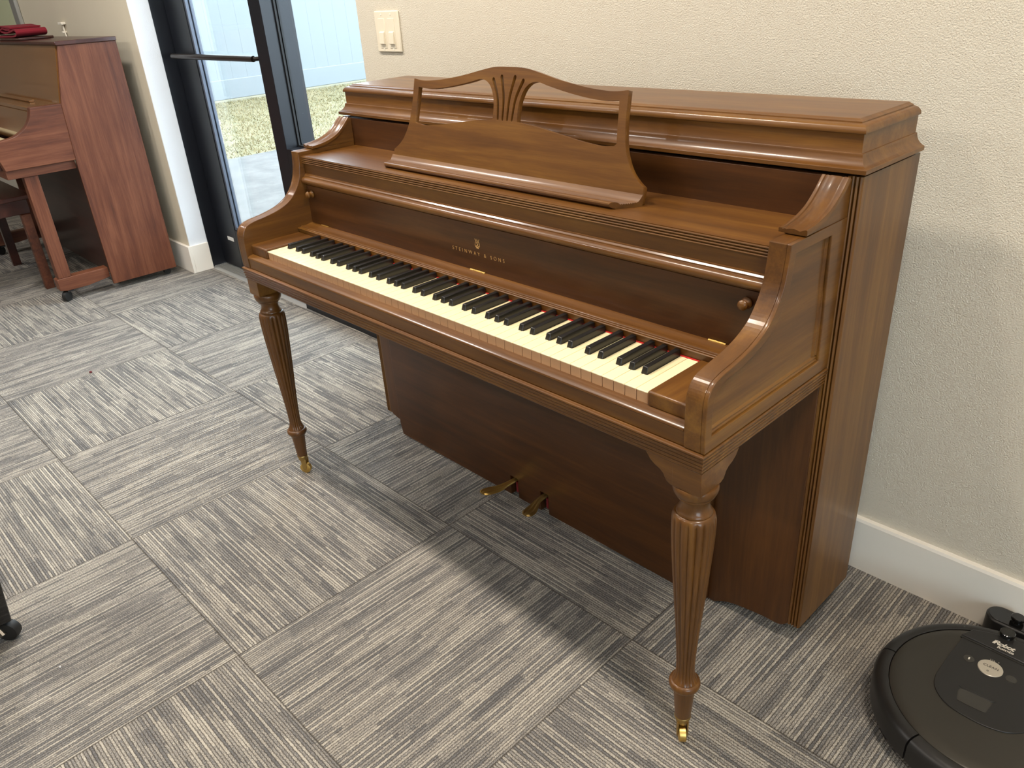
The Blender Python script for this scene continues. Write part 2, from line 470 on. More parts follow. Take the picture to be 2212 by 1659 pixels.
box(b, -2.706, -2.084, 0.194, 0.209, 0.235, 0.251); box(b, -2.706, -2.084, 0.216, 0.231, 0.235, 0.251)
M['skylit_bead'] = plain('skylit_glazing_bead', (84, 90, 102), 0.4, metal=0.4)  # sky light on the stile edges painted in as paler blue-grey
obj('glazing_bead', b, 'skylit_bead', dr, bevel=0.001)
b = new()
tube(b, [(-2.885, 0.15, 1.092), (-2.05, 0.15, 1.092)], 0.0125, 14)
tube(b, [(-2.865, 0.15, 1.092), (-2.865, 0.19, 1.092)], 0.009, 10)
tube(b, [(-2.05, 0.15, 1.092), (-2.035, 0.19, 1.092)], 0.009, 10)
obj('push_bar', b, 'bar', dr, smooth=True)
b = new(); box(b, -2.83, -2.76, 0.1885, 0.19, 0.165, 0.185); obj('sticker', b, 'sticker', dr)
b = new()
pf = [(0.118, 0.0), (0.130, 0.008)]
y = 0.134
while y < 0.235:
    pf += [(y, 0.010), (y + 0.006, 0.010), (y + 0.0075, 0.006), (y + 0.0105, 0.006)]; y += 0.012
pf += [(0.25, 0.010), (0.262, 0.0)]
prism(b, pf, 'x', -2.95, -1.95)
struct('trim_2', b, 'saddle')

# ---- outside
b = new(); box(b, -6.15, 6, 0.27, 14, -0.06, -0.022); tag(obj('patio_slab', b, 'conc'), kind='structure')
b = new(); box(b, -14, -6.15, -4, 18, -0.06, -0.03)
struct('lawn_soil', b, 'soil')
b = new()
me_ = []
for k in range(42000):
    x = random.uniform(-10.68, -6.19); y = random.uniform(0.6, 7.5)
    if (x + 7.1) ** 2 + (y - 2.1) ** 2 < 0.03: continue
    h = random.uniform(0.008, 0.035); a = random.uniform(0, 2 * PI); w = random.uniform(0.003, 0.007)
    lx, ly = random.uniform(-.03, .03), random.uniform(-.03, .03)
    v1 = b.verts.new((x - w * math.cos(a), y - w * math.sin(a), -0.03)); v2 = b.verts.new((x + w * math.cos(a), y + w * math.sin(a), -0.03))
    v3 = b.verts.new((x + lx, y + ly, -0.03 + h)); b.faces.new((v1, v2, v3))
me = bpy.data.meshes.new('lawn_grass'); b.to_mesh(me); b.free(); me.materials.append(M['blade'])
g = bpy.data.objects.new('lawn_grass', me); COL.objects.link(g)
tag(g, 'short dry yellowing grass between the patio and the white fence', 'grass', kind='stuff')
fn = thing('garden_fence', (-10.8, 3, -0.03), 'tall pale board fence standing across the dry lawn outside', 'fence')
b = new()
yy = -4.0
while yy < 14:
    box(b, -10.82, -10.80, yy, yy + 0.2385, 0.0, 2.4); yy += 0.24
box(b, -10.84, -10.82, -4, 14, 0.0, 2.4)
obj('board_panel', b, 'fence', fn)
b = new(); box(b, -10.80, -10.77, -4, 14, 0.0, 0.28); obj('bottom_rail', b, 'fence', fn, bevel=0.01)
b = new(); lathe(b, [(0.06, 0), (0.06, 0.2), (0.07, 0.2), (0.07, 0.24), (0, 0.24)], (-7.1, 2.1, -0.022), n=20)
tag(obj('pipe_cap', b, 'pot', smooth=True), 'short white capped pipe sticking up from the lawn outside the door', 'pipe')

# ---- double switch on the right wall
sw = thing('light_switch', (-0.945, WY, 1.2), 'ivory double switch plate with two sliders on the textured wall', 'light switch')
def sp(px, pz): return px, pz
b = new()
bmx = [(-1.010, 1.258), (-0.884, 1.258), (-0.882, 1.139), (-1.008, 1.139)]
prism(b, [(-1.009, 1.1385), (-0.883, 1.1385), (-0.883, 1.2575), (-1.009, 1.2575)], 'y', WY - 0.007, WY)
obj('cover_plate', b, 'plate', sw, bevel=0.004, seg=3)
for cx in (-0.972, -0.922):
    b = new(); box(b, cx - 0.0165, cx + 0.0165, WY - 0.0085, WY - 0.006, 1.150, 1.236)
    ins = obj('switch_paddle', b, 'plate', sw, bevel=0.0008)
    b = new()
    prism(b, [(WY - 0.0085, 1.1995), (WY - 0.0135, 1.196), (WY - 0.0150, 1.163), (WY - 0.0085, 1.160)], 'x', cx - 0.012, cx + 0.012)
    obj('rocker', b, 'plate', ins, bevel=0.001)
for cx in (-0.972, -0.922):
    for cz in (1.2465, 1.1475):
        b = new(); lathe(b, [(0.0032, 0), (0.0028, 0.0012), (0, 0.0016)], (cx, WY - 0.0068, cz), (0, -1, 0), 14)
        obj('screw', b, 'screw', sw, smooth=True)
# small white cord fixture on the wall behind the red-brown piano
cf = thing('wall_cord', (-3.96, 0.02, 1.2), 'thin white cord hanging from a small clip above the red-brown piano', 'cord')
b = new(); box(b, -4.005, -3.945, -0.004, 0.02, 1.255, 1.268); obj('clip', b, 'screw', cf, bevel=0.002)
b = new(); box(b, -3.985, -3.965, -0.002, 0.02, 1.212, 1.222); obj('clip', b, 'screw', cf, bevel=0.002)
b = new(); tube(b, [(-3.975, 0.012, 1.26), (-3.968, 0.010, 1.22), (-3.955, 0.012, 1.16), (-3.95, 0.012, 1.0), (-3.95, 0.012, 0.3)], 0.004, 8)
obj('cord', b, 'screw', cf, smooth=True)

# ================================================================== THE WALNUT UPRIGHT PIANO
P = thing('upright_piano', (0, -0.3, 0), 'glossy walnut brown upright piano with fluted front legs against the textured wall', 'piano')
W = 0.745; YF = -0.272; YB = -0.05
# side panels of the case, reeded front edge
for s in (-1, 1):
    b = new()
    pr = [(0.745, YB), (0.745, -0.2665), (0.7435, -0.2695), (0.7415, -0.271), (0.7395, -0.2695), (0.7385, -0.2655), (0.7375, -0.2695), (0.7350, -0.272),
          (0.7325, -0.2695), (0.7315, -0.2655), (0.7305, -0.2695), (0.7285, -0.271), (0.7265, -0.2695), (0.7255, -0.2655), (0.7250, -0.2715), (0.7205, -0.2715), (0.7205, YB)]
    prism(b, [(s * a, c) for a, c in pr], 'z', 0.052, 1.0055)
    obj('side_panel', b, 'woodZ', P)
b = new(); box(b, -0.72, 0.72, -0.2755, -0.255, 0.90, 1.004); obj('upper_panel', b, 'satinX', P, bevel=0.001)
b = new(); box(b, -0.72, 0.72, -0.062, -0.052, 0.06, 1.0); obj('back_light_block', b, 'dark', P)  # unseen filler board added to block light through the case
# lid
lid = [(-0.012, 1.0090), (0.0045, 1.0100), (0.0058, 1.0110), (0.0058, 1.0172), (0.0045, 1.0185), (0.0015, 1.0195), (-0.0020, 1.0222), (-0.0058, 1.0262), (-0.0085, 1.0312),
       (-0.0098, 1.0362), (-0.0100, 1.0385), (-0.0104, 1.0390), (-0.0128, 1.0392), (-0.0131, 1.0397), (-0.0131, 1.0682), (-0.0128, 1.0687), (-0.0100, 1.0689), (-0.0094, 1.0694), (-0.0090, 1.0712), (-0.0096, 1.0745), (-0.0120, 1.0782), (-0.0155, 1.0810), (-0.0195, 1.0826),
       (-0.0225, 1.0830), (-0.0236, 1.0832), (-0.0238, 1.0848), (-0.0246, 1.0852), (-0.0275, 1.0862), (-0.0300, 1.0876), (-0.0308, 1.0884), (-0.0325, 1.0886)]
b = new(); rings(b, lid, -W, W, YF, YB - 0.002)
obj('lid', b, 'woodX', P, smooth=True)
# lower front: centre panel with pedal slots, wings either side
pan = [(-0.648, 0.66), (-0.648, 0.050), (-0.640, 0.006), (-0.122, 0.006), (-0.122, 0.070), (-0.092, 0.070), (-0.092, 0.006), (-0.004, 0.006), (-0.004, 0.070), (0.026, 0.070), (0.026, 0.006),
       (0.525, 0.006), (0.525, 0.66)]
b = new(); prism(b, pan, 'y', -0.2885, -0.268)
obj('lower_panel', b, 'satinX', P, bevel=0.0012)
b = new(); prism(b, [(-0.7205, 0.66), (-0.7205, 0.058), (-0.708, 0.050), (-0.69, 0.045), (-0.665, 0.040), (-0.651, 0.043), (-0.651, 0.66)], 'y', -0.2725, -0.25)
obj('wing_panel', b, 'satinZ', P, bevel=0.001)
wing = [(0.5255, 0.66), (0.5255, 0.0)] + cr([(0.528, 0.004), (0.540, 0.004), (0.552, 0.011), (0.570, 0.020), (0.592, 0.027), (0.621, 0.032), (0.66, 0.037), (0.695, 0.038), (0.709, 0.0425), (0.7200, 0.053)], 4) + [(0.7200, 0.66)]
b = new(); prism(b, wing, 'y', -0.2725, -0.25)
obj('wing_panel', b, 'satinZ', P, bevel=0.001)
b = new(); box(b, -0.70, 0.70, -0.24, -0.07, 0.055, 0.075); obj('bottom_board', b, 'dark', P)
b = new(); box(b, -0.71, 0.71, -0.245, -0.24, 0.075, 0.9); obj('inner_board', b, 'dark', P)
# keybed with reeded edge
kb = [(-0.012, 0.6365), (-0.0060, 0.6366)]
z = 0.6368
for k in range(5):
    o0 = -0.0034 + 0.00085 * k
    kb += [(o0 - 0.0052, z), (o0 - 0.0016, z + 0.0006), (o0 - 0.0002, z + 0.0018), (o0 + 0.0002, z + 0.0034), (o0 - 0.0002, z + 0.0048), (o0 - 0.0016, z + 0.0060), (o0 - 0.0052, z + 0.0066)]
    z += 0.0069
kb += [(-0.006, z), (-0.02, z + 0.0001)]
b = new(); rings(b, kb, -0.7335, 0.7335, -0.6635, -0.2765)
obj('keybed', b, 'woodX', P)
# arms
arm = [(-0.2765, 0.6725), (-0.6585, 0.6725)] + cr([(-0.6595, 0.705), (-0.6590, 0.738), (-0.6565, 0.764), (-0.6440, 0.782), (-0.622, 0.7905), (-0.578, 0.7975), (-0.536, 0.808), (-0.503, 0.825),
                                                    (-0.481, 0.848), (-0.4665, 0.875), (-0.4605, 0.900), (-0.4570, 0.925), (-0.4562, 0.9415)], 5) + [(-0.2765, 0.9425)]
def offset_poly(poly, d):
    n = len(poly); out = []
    area = sum(poly[i][0] * poly[(i + 1) % n][1] - poly[(i + 1) % n][0] * poly[i][1] for i in range(n))
    sg = 1 if area > 0 else -1
    for i in range(n):
        a, p, c = Vector(poly[i - 1]), Vector(poly[i]), Vector(poly[(i + 1) % n])
        d1 = (p - a).normalized(); d2 = (c - p).normalized()
        n1 = Vector((-d1.y, d1.x)) * sg; n2 = Vector((-d2.y, d2.x)) * sg
        bis = (n1 + n2)
        if bis.length < 1e-6: bis = n1
        bis.normalize(); k = d / max(0.35, bis.dot(n1))
        out.append(tuple(p + bis * k))
    return out
def clean(poly, eps=1e-4):
    out = []
    for q in poly:
        if not out or (Vector(q) - Vector(out[-1])).length > eps: out.append(q)
    return out
inset = clean([(-0.314, 0.697), (-0.6415, 0.697)] + cr([(-0.6425, 0.72), (-0.642, 0.742), (-0.638, 0.760), (-0.628, 0.7715), (-0.603, 0.779), (-0.568, 0.7845), (-0.528, 0.795), (-0.492, 0.811),
                                                 (-0.465, 0.838), (-0.4485, 0.868), (-0.4425, 0.897), (-0.4400, 0.9235)], 4) + [(-0.326, 0.9235)])
ins2 = clean([(q[0], q[1]) for q in inset])
for s in (-1, 1):
    xa, xb = 0.6945, 0.7240
    b = new(); prism(b, arm, 'x', s * xa, s * xb)
    Mx = Matrix(((0, 0, 1, s * (xb + 0.0038)), (1, 0, 0, 0), (0, 1, 0, 0), (0, 0, 0, 1)))
    rim = plate2d(arm, [inset], 0.0076, Mx)
    tmp = bpy.data.meshes.new('t'); rim.to_mesh(tmp); rim.free(); b.from_mesh(tmp); bpy.data.meshes.remove(tmp)
    A = obj('arm', b, 'woodY', P)
    md = A.modifiers.new('bevel', 'BEVEL'); md.width = 0.0012; md.segments = 2; md.limit_method = 'ANGLE'; md.angle_limit = math.radians(50)
    # moulding in the recess: bottom and back runs
    b = new()
    for k, (q0, q1) in enumerate((((-0.6405, 0.6985), (-0.3155, 0.6985)),)):
        prism(b, [(xb * 1.0, 0.6975), (xb + 0.0036, 0.6975), (xb + 0.0036, 0.7), (xb + 0.0012, 0.7025), (xb + 0.0028, 0.7035), (xb + 0.0028, 0.7055), (xb, 0.709)] if s > 0 else
              [(-xb, 0.6975), (-xb - 0.0036, 0.6975), (-xb - 0.0036, 0.7), (-xb - 0.0012, 0.7025), (-xb - 0.0028, 0.7035), (-xb - 0.0028, 0.7055), (-xb, 0.709)], 'y', -0.6412, -0.3155)
    prism(b, [(s * xb, -0.3155), (s * (xb + 0.0036), -0.3155), (s * (xb + 0.0036), -0.319), (s * (xb + 0.0012), -0.3225), (s * (xb + 0.0028), -0.3235), (s * (xb + 0.0028), -0.326), (s * xb, -0.331)], 'z', 0.7095, 0.923)
    obj('panel_moulding', b, 'woodY', A)
# curved brackets between arms and lid
brc = cr([(-0.4145, 0.9495), (-0.390, 0.9520), (-0.362, 0.9575), (-0.335, 0.9680), (-0.312, 0.9845), (-0.298, 0.9980), (-0.2885, 1.0070)], 5)
brc = [(max(y_, -0.4145), min(z_, 1.0070)) for y_, z_ in brc]
for s in (-1, 1):
    b = new()
    low = [(y_ + 0.006 if y_ > -0.41 else y_ + 0.003, z_ - 0.004) for y_, z_ in brc]
    low = [(min(y_, -0.2767), z_) for y_, z_ in low]
    prism(b, [(-0.2765, 0.9427), (-0.411, 0.9427)] + low + [(-0.2765, 1.0030)], 'x', s * 0.6945, s * 0.7300)
    B = obj('corner_bracket', b, 'woodY', P)
    b = new(); prof = [(-0.0235, -0.005), (-0.0235, 0.0012), (-0.0215, 0.0022), (-0.0180, 0.0020), (-0.0168, 0.0003), (-0.0155, 0.0012), (-0.0130, 0.0018), (-0.0105, 0.0008), (-0.006, 0.0022), (0.0, 0.0032), (0.006, 0.0022),
                       (0.0105, 0.0006), (0.0130, 0.0008), (0.0155, 0.0022), (0.0195, 0.0038), (0.0225, 0.0042), (0.0235, 0.0025), (0.0235, -0.005)]
    prev = None
    for i, (y_, z_) in enumerate(brc):
        a = Vector(brc[max(0, i - 1)]); c = Vector(brc[min(len(brc) - 1, i + 1)]); d = (c - a).normalized(); nn = Vector((-d.y, d.x))
        ring = []
        for dx, h in prof:
            yy, zz = y_ + nn.x * h, z_ + nn.y * h
            ring.append(b.verts.new((s * (0.7095 + dx), yy, min(zz, 1.0085))))
        if prev:
            for k in range(len(ring)): b.faces.new((prev[k], prev[(k + 1) % len(ring)], ring[(k + 1) % len(ring)], ring[k]))
        else: b.faces.new(ring)
        prev = ring
    b.faces.new(list(reversed(prev)))
    obj('cap_moulding', b, 'woodY', B, smooth=True)
# music shelf, frieze, roll, fallboard
def reeds(y0, z1, z0, n, depth):
    out = []; h = (z1 - z0) / n
    for k in range(n):
        zt = z1 - k * h
        out += [(y0 + depth, zt), (y0 + depth * 0.25, zt - h * 0.12), (y0, zt - h * 0.45), (y0 + depth * 0.25, zt - h * 0.82), (y0 + depth, zt - h * 0.95)]
    return out
b = new(); prism(b, [(-0.270, 0.931), (-0.449, 0.931)] + reeds(-0.4510, 0.9305, 0.9110, 4, 0.0040) + [(-0.440, 0.911), (-0.270, 0.911)], 'x', -0.6935, 0.6935)
obj('music_shelf', b, 'woodX', P)
b = new(); prism(b, [(-0.425, 0.9105), (-0.4445, 0.9105), (-0.4445, 0.884), (-0.4470, 0.8835), (-0.4475, 0.8815), (-0.4505, 0.8790), (-0.4510, 0.8765), (-0.4535, 0.8760), (-0.4575, 0.8745), (-0.4610, 0.8710), (-0.4622, 0.8670),
                     (-0.4610, 0.8625), (-0.4575, 0.8590), (-0.4530, 0.8575), (-0.4495, 0.8560), (-0.4490, 0.8545), (-0.425, 0.8545)], 'x', -0.6935, 0.6935)
obj('frieze_rail', b, 'woodX', P, smooth=True)
b = new(); box(b, -0.6935, 0.6935, -0.4500, -0.430, 0.746, 0.8543)
FB = obj('fallboard', b, 'satinX', P, bevel=0.0008)
for s in (-1, 1):
    b = new(); lathe(b, [(0.0060, 0), (0.0095, 0.0015), (0.0098, 0.004), (0.0078, 0.006), (0.0052, 0.008), (0.0060, 0.011), (0.0082, 0.0135), (0.0088, 0.0165), (0.0070, 0.0195), (0.0035, 0.0212), (0, 0.0216)], (s * 0.664, -0.4500, 0.833), (0, -1, 0), 24)
    obj('knob', b, 'woodZ', FB, smooth=True)
for x0, x1 in ((-0.642, -0.606), (-0.018, 0.030), (0.598, 0.632)):
    b = new(); tube(b, [(x0, -0.4528, 0.7505), (x1, -0.4528, 0.7505)], 0.0021, 10)
    for k in range(1, 5):
        xx = x0 + (x1 - x0) * k / 5; tube(b, [(xx - 0.0004, -0.4528, 0.7505), (xx + 0.0004, -0.4528, 0.7505)], 0.0025, 10)
    obj('hinge', b, 'brass', FB, smooth=True)
lt = fit_text('STEINWAY & SONS', 0.170, 0.0118, flat_front(0.007, -0.4502, 0.7855), extrude=0.0001, offset=-0.00016)
obj('gilt_lettering', lt, 'gold', FB, label='gold letters')
b = new(); cx, z0 = 0.0085, 0.8025
def ly(pts, r): tube(b, [(cx + x_, -0.4503, z0 + z_) for x_, z_ in pts], r, 6)
for s in (-1, 1):
    ly(cr([(s * 0.0008, 0.0018), (s * 0.0035, 0.0022), (s * 0.0062, 0.0040), (s * 0.0072, 0.0070), (s * 0.0062, 0.0110), (s * 0.0045, 0.0150), (s * 0.0040, 0.0175), (s * 0.0058, 0.0200)], 3), 0.00055)
    ly(cr([(s * 0.0008, 0.0020), (s * 0.0022, 0.0040), (s * 0.0040, 0.0050), (s * 0.0050, 0.0040)], 3), 0.00045)
    ly([(s * 0.0068, 0.0195), (s * 0.0072, 0.0203)], 0.0007)
ly([(-0.0045, 0.0168), (0.0045, 0.0168)], 0.0005); ly([(-0.0042, 0.0002), (0.0042, 0.0002)], 0.0006); ly([(0, 0.0), (0, 0.003)], 0.0012); ly([(0, 0.0195), (0, 0.0208)], 0.0009)
ly(cr([(0.0018, 0.0130), (-0.0012, 0.0140), (-0.0016, 0.0115), (0.0012, 0.0095), (0.0020, 0.0070), (-0.0005, 0.0058), (-0.0022, 0.0072)], 3), 0.0005)
ly(cr([(0, 0.0160), (0, 0.0120), (0, 0.0080), (0, 0.0045)], 2), 0.0004)
obj('lyre_emblem', b, 'gold', FB, label='gold lyre emblem')
# name board strip in front of the fallboard
nb = [(-0.4502, 0.740), (-0.4502, 0.7500), (-0.4560, 0.7504), (-0.4600, 0.7498), (-0.4650, 0.7484), (-0.4720, 0.7474), (-0.4790, 0.7478), (-0.4840, 0.7486), (-0.4868, 0.7482), (-0.4882, 0.7466), (-0.4884, 0.7452), (-0.4900, 0.7452), (-0.4906, 0.7464), (-0.4922, 0.7468), (-0.4936, 0.7460),
      (-0.4938, 0.7446), (-0.4950, 0.7444), (-0.4956, 0.7456), (-0.4974, 0.7458), (-0.4988, 0.7446), (-0.4986, 0.7432), (-0.4968, 0.7426), (-0.4960, 0.7424), (-0.4960, 0.7308), (-0.470, 0.7308)]
b = new(); prism(b, nb, 'x', -0.6935, 0.6935); obj('name_board', b, 'woodX', P, smooth=True)
b = new(); box(b, -0.612, 0.612, -0.4992, -0.4962, 0.7296, 0.7307); obj('key_felt', b, 'redfelt', P)
# key blocks and key slip
for s in (-1, 1):
    b = new(); box(b, s * 0.6131, s * 0.6943, -0.6425, -0.4965, 0.7075, 0.7345)
    obj('key_block', b, 'woodY', P, bevel=0.004, seg=3)
ks = [(-0.60, 0.6725), (-0.60, 0.7070), (-0.6425, 0.7085), (-0.6445, 0.7075), (-0.6495, 0.7068), (-0.6550, 0.7052), (-0.6580, 0.7030), (-0.6588, 0.7005), (-0.6580, 0.6985), (-0.6565, 0.6972), (-0.6562, 0.6725)]
b = new(); prism(b, ks, 'x', -0.6935, 0.6935); obj('key_slip', b, 'woodX', P, smooth=True)
# keys
PITCH = 1.224 / 52
names = 'ABCDEFG'
boff = {'A': 0.0030, 'C': -0.0030, 'D': 0.0030, 'F': -0.0036, 'G': 0.0}
blacks = []
for i in range(51):
    nm = names[i % 7]
    if nm in boff: blacks.append((-0.612 + (i + 1) * PITCH + boff[nm], i))
BW = 0.0114
def white_key(i):
    x0 = -0.612 + i * PITCH + 0.00055; x1 = x0 + PITCH - 0.0011
    t0, t1 = x0, x1
    for bx, k in blacks:
        if k == i - 1: t0 = max(t0, bx + BW / 2 + 0.0007)
        if k == i: t1 = min(t1, bx - BW / 2 - 0.0007)
    yf, ym, yb_ = -0.6390, -0.5900, -0.4975
    out = [(x0, yf), (x1, yf), (x1, ym), (t1, ym), (t1, yb_), (t0, yb_), (t0, ym), (x0, ym)]
    out = clean(out, 1e-6)
    b = new(); prism(b, out, 'z', 0.7272, 0.7294, mi=0)
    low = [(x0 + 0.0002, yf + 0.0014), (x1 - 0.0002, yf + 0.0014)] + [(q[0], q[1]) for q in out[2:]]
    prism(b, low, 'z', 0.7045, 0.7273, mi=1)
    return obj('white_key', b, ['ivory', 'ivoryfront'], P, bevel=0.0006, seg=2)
for i in range(52): white_key(i)
bk0 = None
for bx, k in blacks:
    if bk0 is None:
        b = new(); hw, tw = BW / 2, 0.0050
        st = [(-0.5925, 0.727, 0.727, hw), (-0.5915, 0.7295, 0.7295, hw), (-0.5880, 0.7402, 0.7402, tw), (-0.5868, 0.7415, 0.7415, tw - 0.0004)]
        v = lambda x_, y_, z_: b.verts.new((bx + x_, y_, z_))
        A_ = [v(-hw, -0.5925, 0.7220), v(hw, -0.5925, 0.7220), v(hw, -0.4975, 0.7220), v(-hw, -0.4975, 0.7220)]
        B_ = [v(-hw, -0.5920, 0.7300), v(hw, -0.5920, 0.7300), v(hw, -0.4975, 0.7300), v(-hw, -0.4975, 0.7300)]
        C_ = [v(-tw, -0.5878, 0.7415), v(tw, -0.5878, 0.7415), v(tw, -0.4975, 0.7415), v(-tw, -0.4975, 0.7415)]
        for L0, L1 in ((A_, B_), (B_, C_)):
            for k2 in range(4): b.faces.new((L0[k2], L0[(k2 + 1) % 4], L1[(k2 + 1) % 4], L1[k2]))
        b.faces.new(C_); b.faces.new(list(reversed(A_)))
        bk0 = obj('black_key', b, 'ebony', P, bevel=0.0009, seg=2, origin=(bx, -0.545, 0.73)); bx0 = bx
    else:
        c = bk0.copy(); COL.objects.link(c); c.parent = P; c.location = bk0.location + Vector((bx - bx0, 0, 0))
# music desk
DK = 0.226; L_ = math.sqrt(1 + DK * DK)
def deskm(off=0.0):   # local (x, s) -> leaning plane; normal towards the player
    ey = Vector((0, DK / L_, 1 / L_)); ez = Vector((0, -1 / L_, DK / L_)); o_ = Vector((0.0015, -0.365 + (0.930 - 0.945) * DK, 0.930)) + ez * off
    return Matrix(((1, ey.x, ez.x, o_.x), (0, ey.y, ez.y, o_.y), (0, ey.z, ez.z, o_.z), (0, 0, 0, 1)))
oh = cr([(0, 0.2320), (0.045, 0.2308), (0.090, 0.2228), (0.145, 0.2115), (0.206, 0.2020), (0.250, 0.1975), (0.286, 0.1962), (0.318, 0.1995)], 5) + \
     cr([(0.3195, 0.1985), (0.3215, 0.150), (0.3270, 0.112), (0.3350, 0.086), (0.3500, 0.061), (0.3680, 0.0440), (0.3840, 0.0340)], 5) + [(0.3840, 0.004)]
outer = clean(oh + [(-x_, y_) for x_, y_ in reversed(oh)][:-1])
if (Vector(outer[0]) - Vector(outer[-1])).length < 1e-4: outer = outer[:-1]
ih = cr([(0.0375, 0.1255), (0.0368, 0.146), (0.0402, 0.168), (0.0495, 0.1885), (0.0630, 0.2005), (0.0780, 0.2050), (0.0925, 0.2048), (0.120, 0.1985), (0.174, 0.1885), (0.227, 0.1812), (0.265, 0.1790), (0.3010, 0.1812)], 4) + \
     [(0.3075, 0.104)] + cr([(0.302, 0.1000), (0.272, 0.0982), (0.240, 0.1000), (0.200, 0.1045), (0.146, 0.1125), (0.090, 0.1205), (0.0450, 0.1245)], 4)
holes = [clean(ih), clean([(-x_, y_) for x_, y_ in ih])]
def slot(c0, c1, c2, r0, r1):
    cl = cr([c0, c1, c2], 6); n = len(cl); L2, R2 = [], []
    for i, q in enumerate(cl):
        a = Vector(cl[max(0, i - 1)]); c = Vector(cl[min(n - 1, i + 1)]); d = (c - a).normalized(); nn = Vector((-d.y, d.x))
        r = r0 + (r1 - r0) * i / (n - 1); L2.append(tuple(Vector(q) + nn * r)); R2.append(tuple(Vector(q) - nn * r))
    dd = (Vector(cl[-1]) - Vector(cl[-2])).normalized(); nn = Vector((-dd.y, dd.x))
    cap = [tuple(Vector(cl[-1]) + nn * r1 * math.cos(t_) + dd * r1 * math.sin(t_)) for t_ in (PI * .25, PI * .5, PI * .75)]
    dd = (Vector(cl[0]) - Vector(cl[1])).normalized(); nn2 = Vector((-dd.y, dd.x))
    cap0 = [tuple(Vector(cl[0]) + nn2 * r0 * math.cos(t_) + dd * r0 * math.sin(t_)) for t_ in (PI * .25, PI * .5, PI * .75)]
    return clean(L2 + cap + list(reversed(R2)) + cap0)
for s in (-1, 1):
    holes.append(slot((s * 0.0072, 0.127), (s * 0.0092, 0.172), (s * 0.0200, 0.2125), 0.0027, 0.0042))
    holes.append(slot((s * 0.0215, 0.1275), (s * 0.0275, 0.1705), (s * 0.0450, 0.2065), 0.0027, 0.0042))
MD = obj('music_desk', plate2d(outer, holes, 0.0115, deskm(-0.00575)), 'woodX', P)
md = MD.modifiers.new('bevel', 'BEVEL'); md.width = 0.0008; md.segments = 2; md.limit_method = 'ANGLE'; md.angle_limit = math.radians(60)
# ledge of the desk with carved ends
b = new()
lg = [(-0.3662, 0.9312), (-0.4100, 0.9312), (-0.4150, 0.9328), (-0.4185, 0.9362), (-0.4198, 0.9398), (-0.4190, 0.9422), (-0.4162, 0.9438), (-0.4118, 0.9440), (-0.4078, 0.9426), (-0.4050, 0.9398)]
for k in range(7):
    y_ = -0.4045 + k * 0.0035
    lg += [(y_, 0.9385), (y_ + 0.0012, 0.9399), (y_ + 0.0023, 0.9399)]
lg += [(-0.3795, 0.9388), (-0.3750, 0.9412), (-0.3705, 0.9458), (-0.3662, 0.9512)]
prev = None
for t_ in (-1, 1):
    ring = []
    for (y_, z_) in lg:
        f = max(0, (-y_ - 0.3662) / 0.0536)
        ring.append(b.verts.new((0.0015 + t_ * (0.3865 - 0.036 * f ** 1.5), y_, z_)))
    if prev:
        n = len(ring)
        for k in range(n): b.faces.new((prev[k], prev[(k + 1) % n], ring[(k + 1) % n], ring[k]))
    else: b.faces.new(ring)
    prev = ring
b.faces.new(list(reversed(prev)))
LG = obj('desk_ledge', b, 'woodX', MD, smooth=True)
# legs
PL = [(0.030, 0.5935), (0.0350, 0.5925), (0.0368, 0.588), (0.0362, 0.582), (0.0335, 0.575), (0.0300, 0.5715), (0.0300, 0.5690), (0.0268, 0.5675), (0.0243, 0.5620), (0.0236, 0.5560), (0.0245, 0.5500), (0.0268, 0.5445), (0.0290, 0.5415), (0.0296, 0.5385)]
PF = [(0.0298, 0.5375), (0.0330, 0.5350), (0.0352, 0.5300), (0.0362, 0.5220), (0.0362, 0.5050), (0.0352, 0.4750), (0.0334, 0.4440), (0.0300, 0.3940), (0.0262, 0.3425), (0.0220, 0.2890), (0.0184, 0.2330), (0.0168, 0.1950), (0.0168, 0.1830), (0.0178, 0.1740), (0.0205, 0.1650), (0.0232, 0.1590)]
PB = [(0.0240, 0.1580), (0.0270, 0.1560), (0.0288, 0.1510), (0.0284, 0.1460), (0.0262, 0.1410), (0.0235, 0.1385), (0.0200, 0.1370), (0.0196, 0.1340), (0.0184, 0.1150), (0.0165, 0.0880), (0.0147, 0.0625)]
def resample(pr, n=3):
    q = cr(pr, n); return q
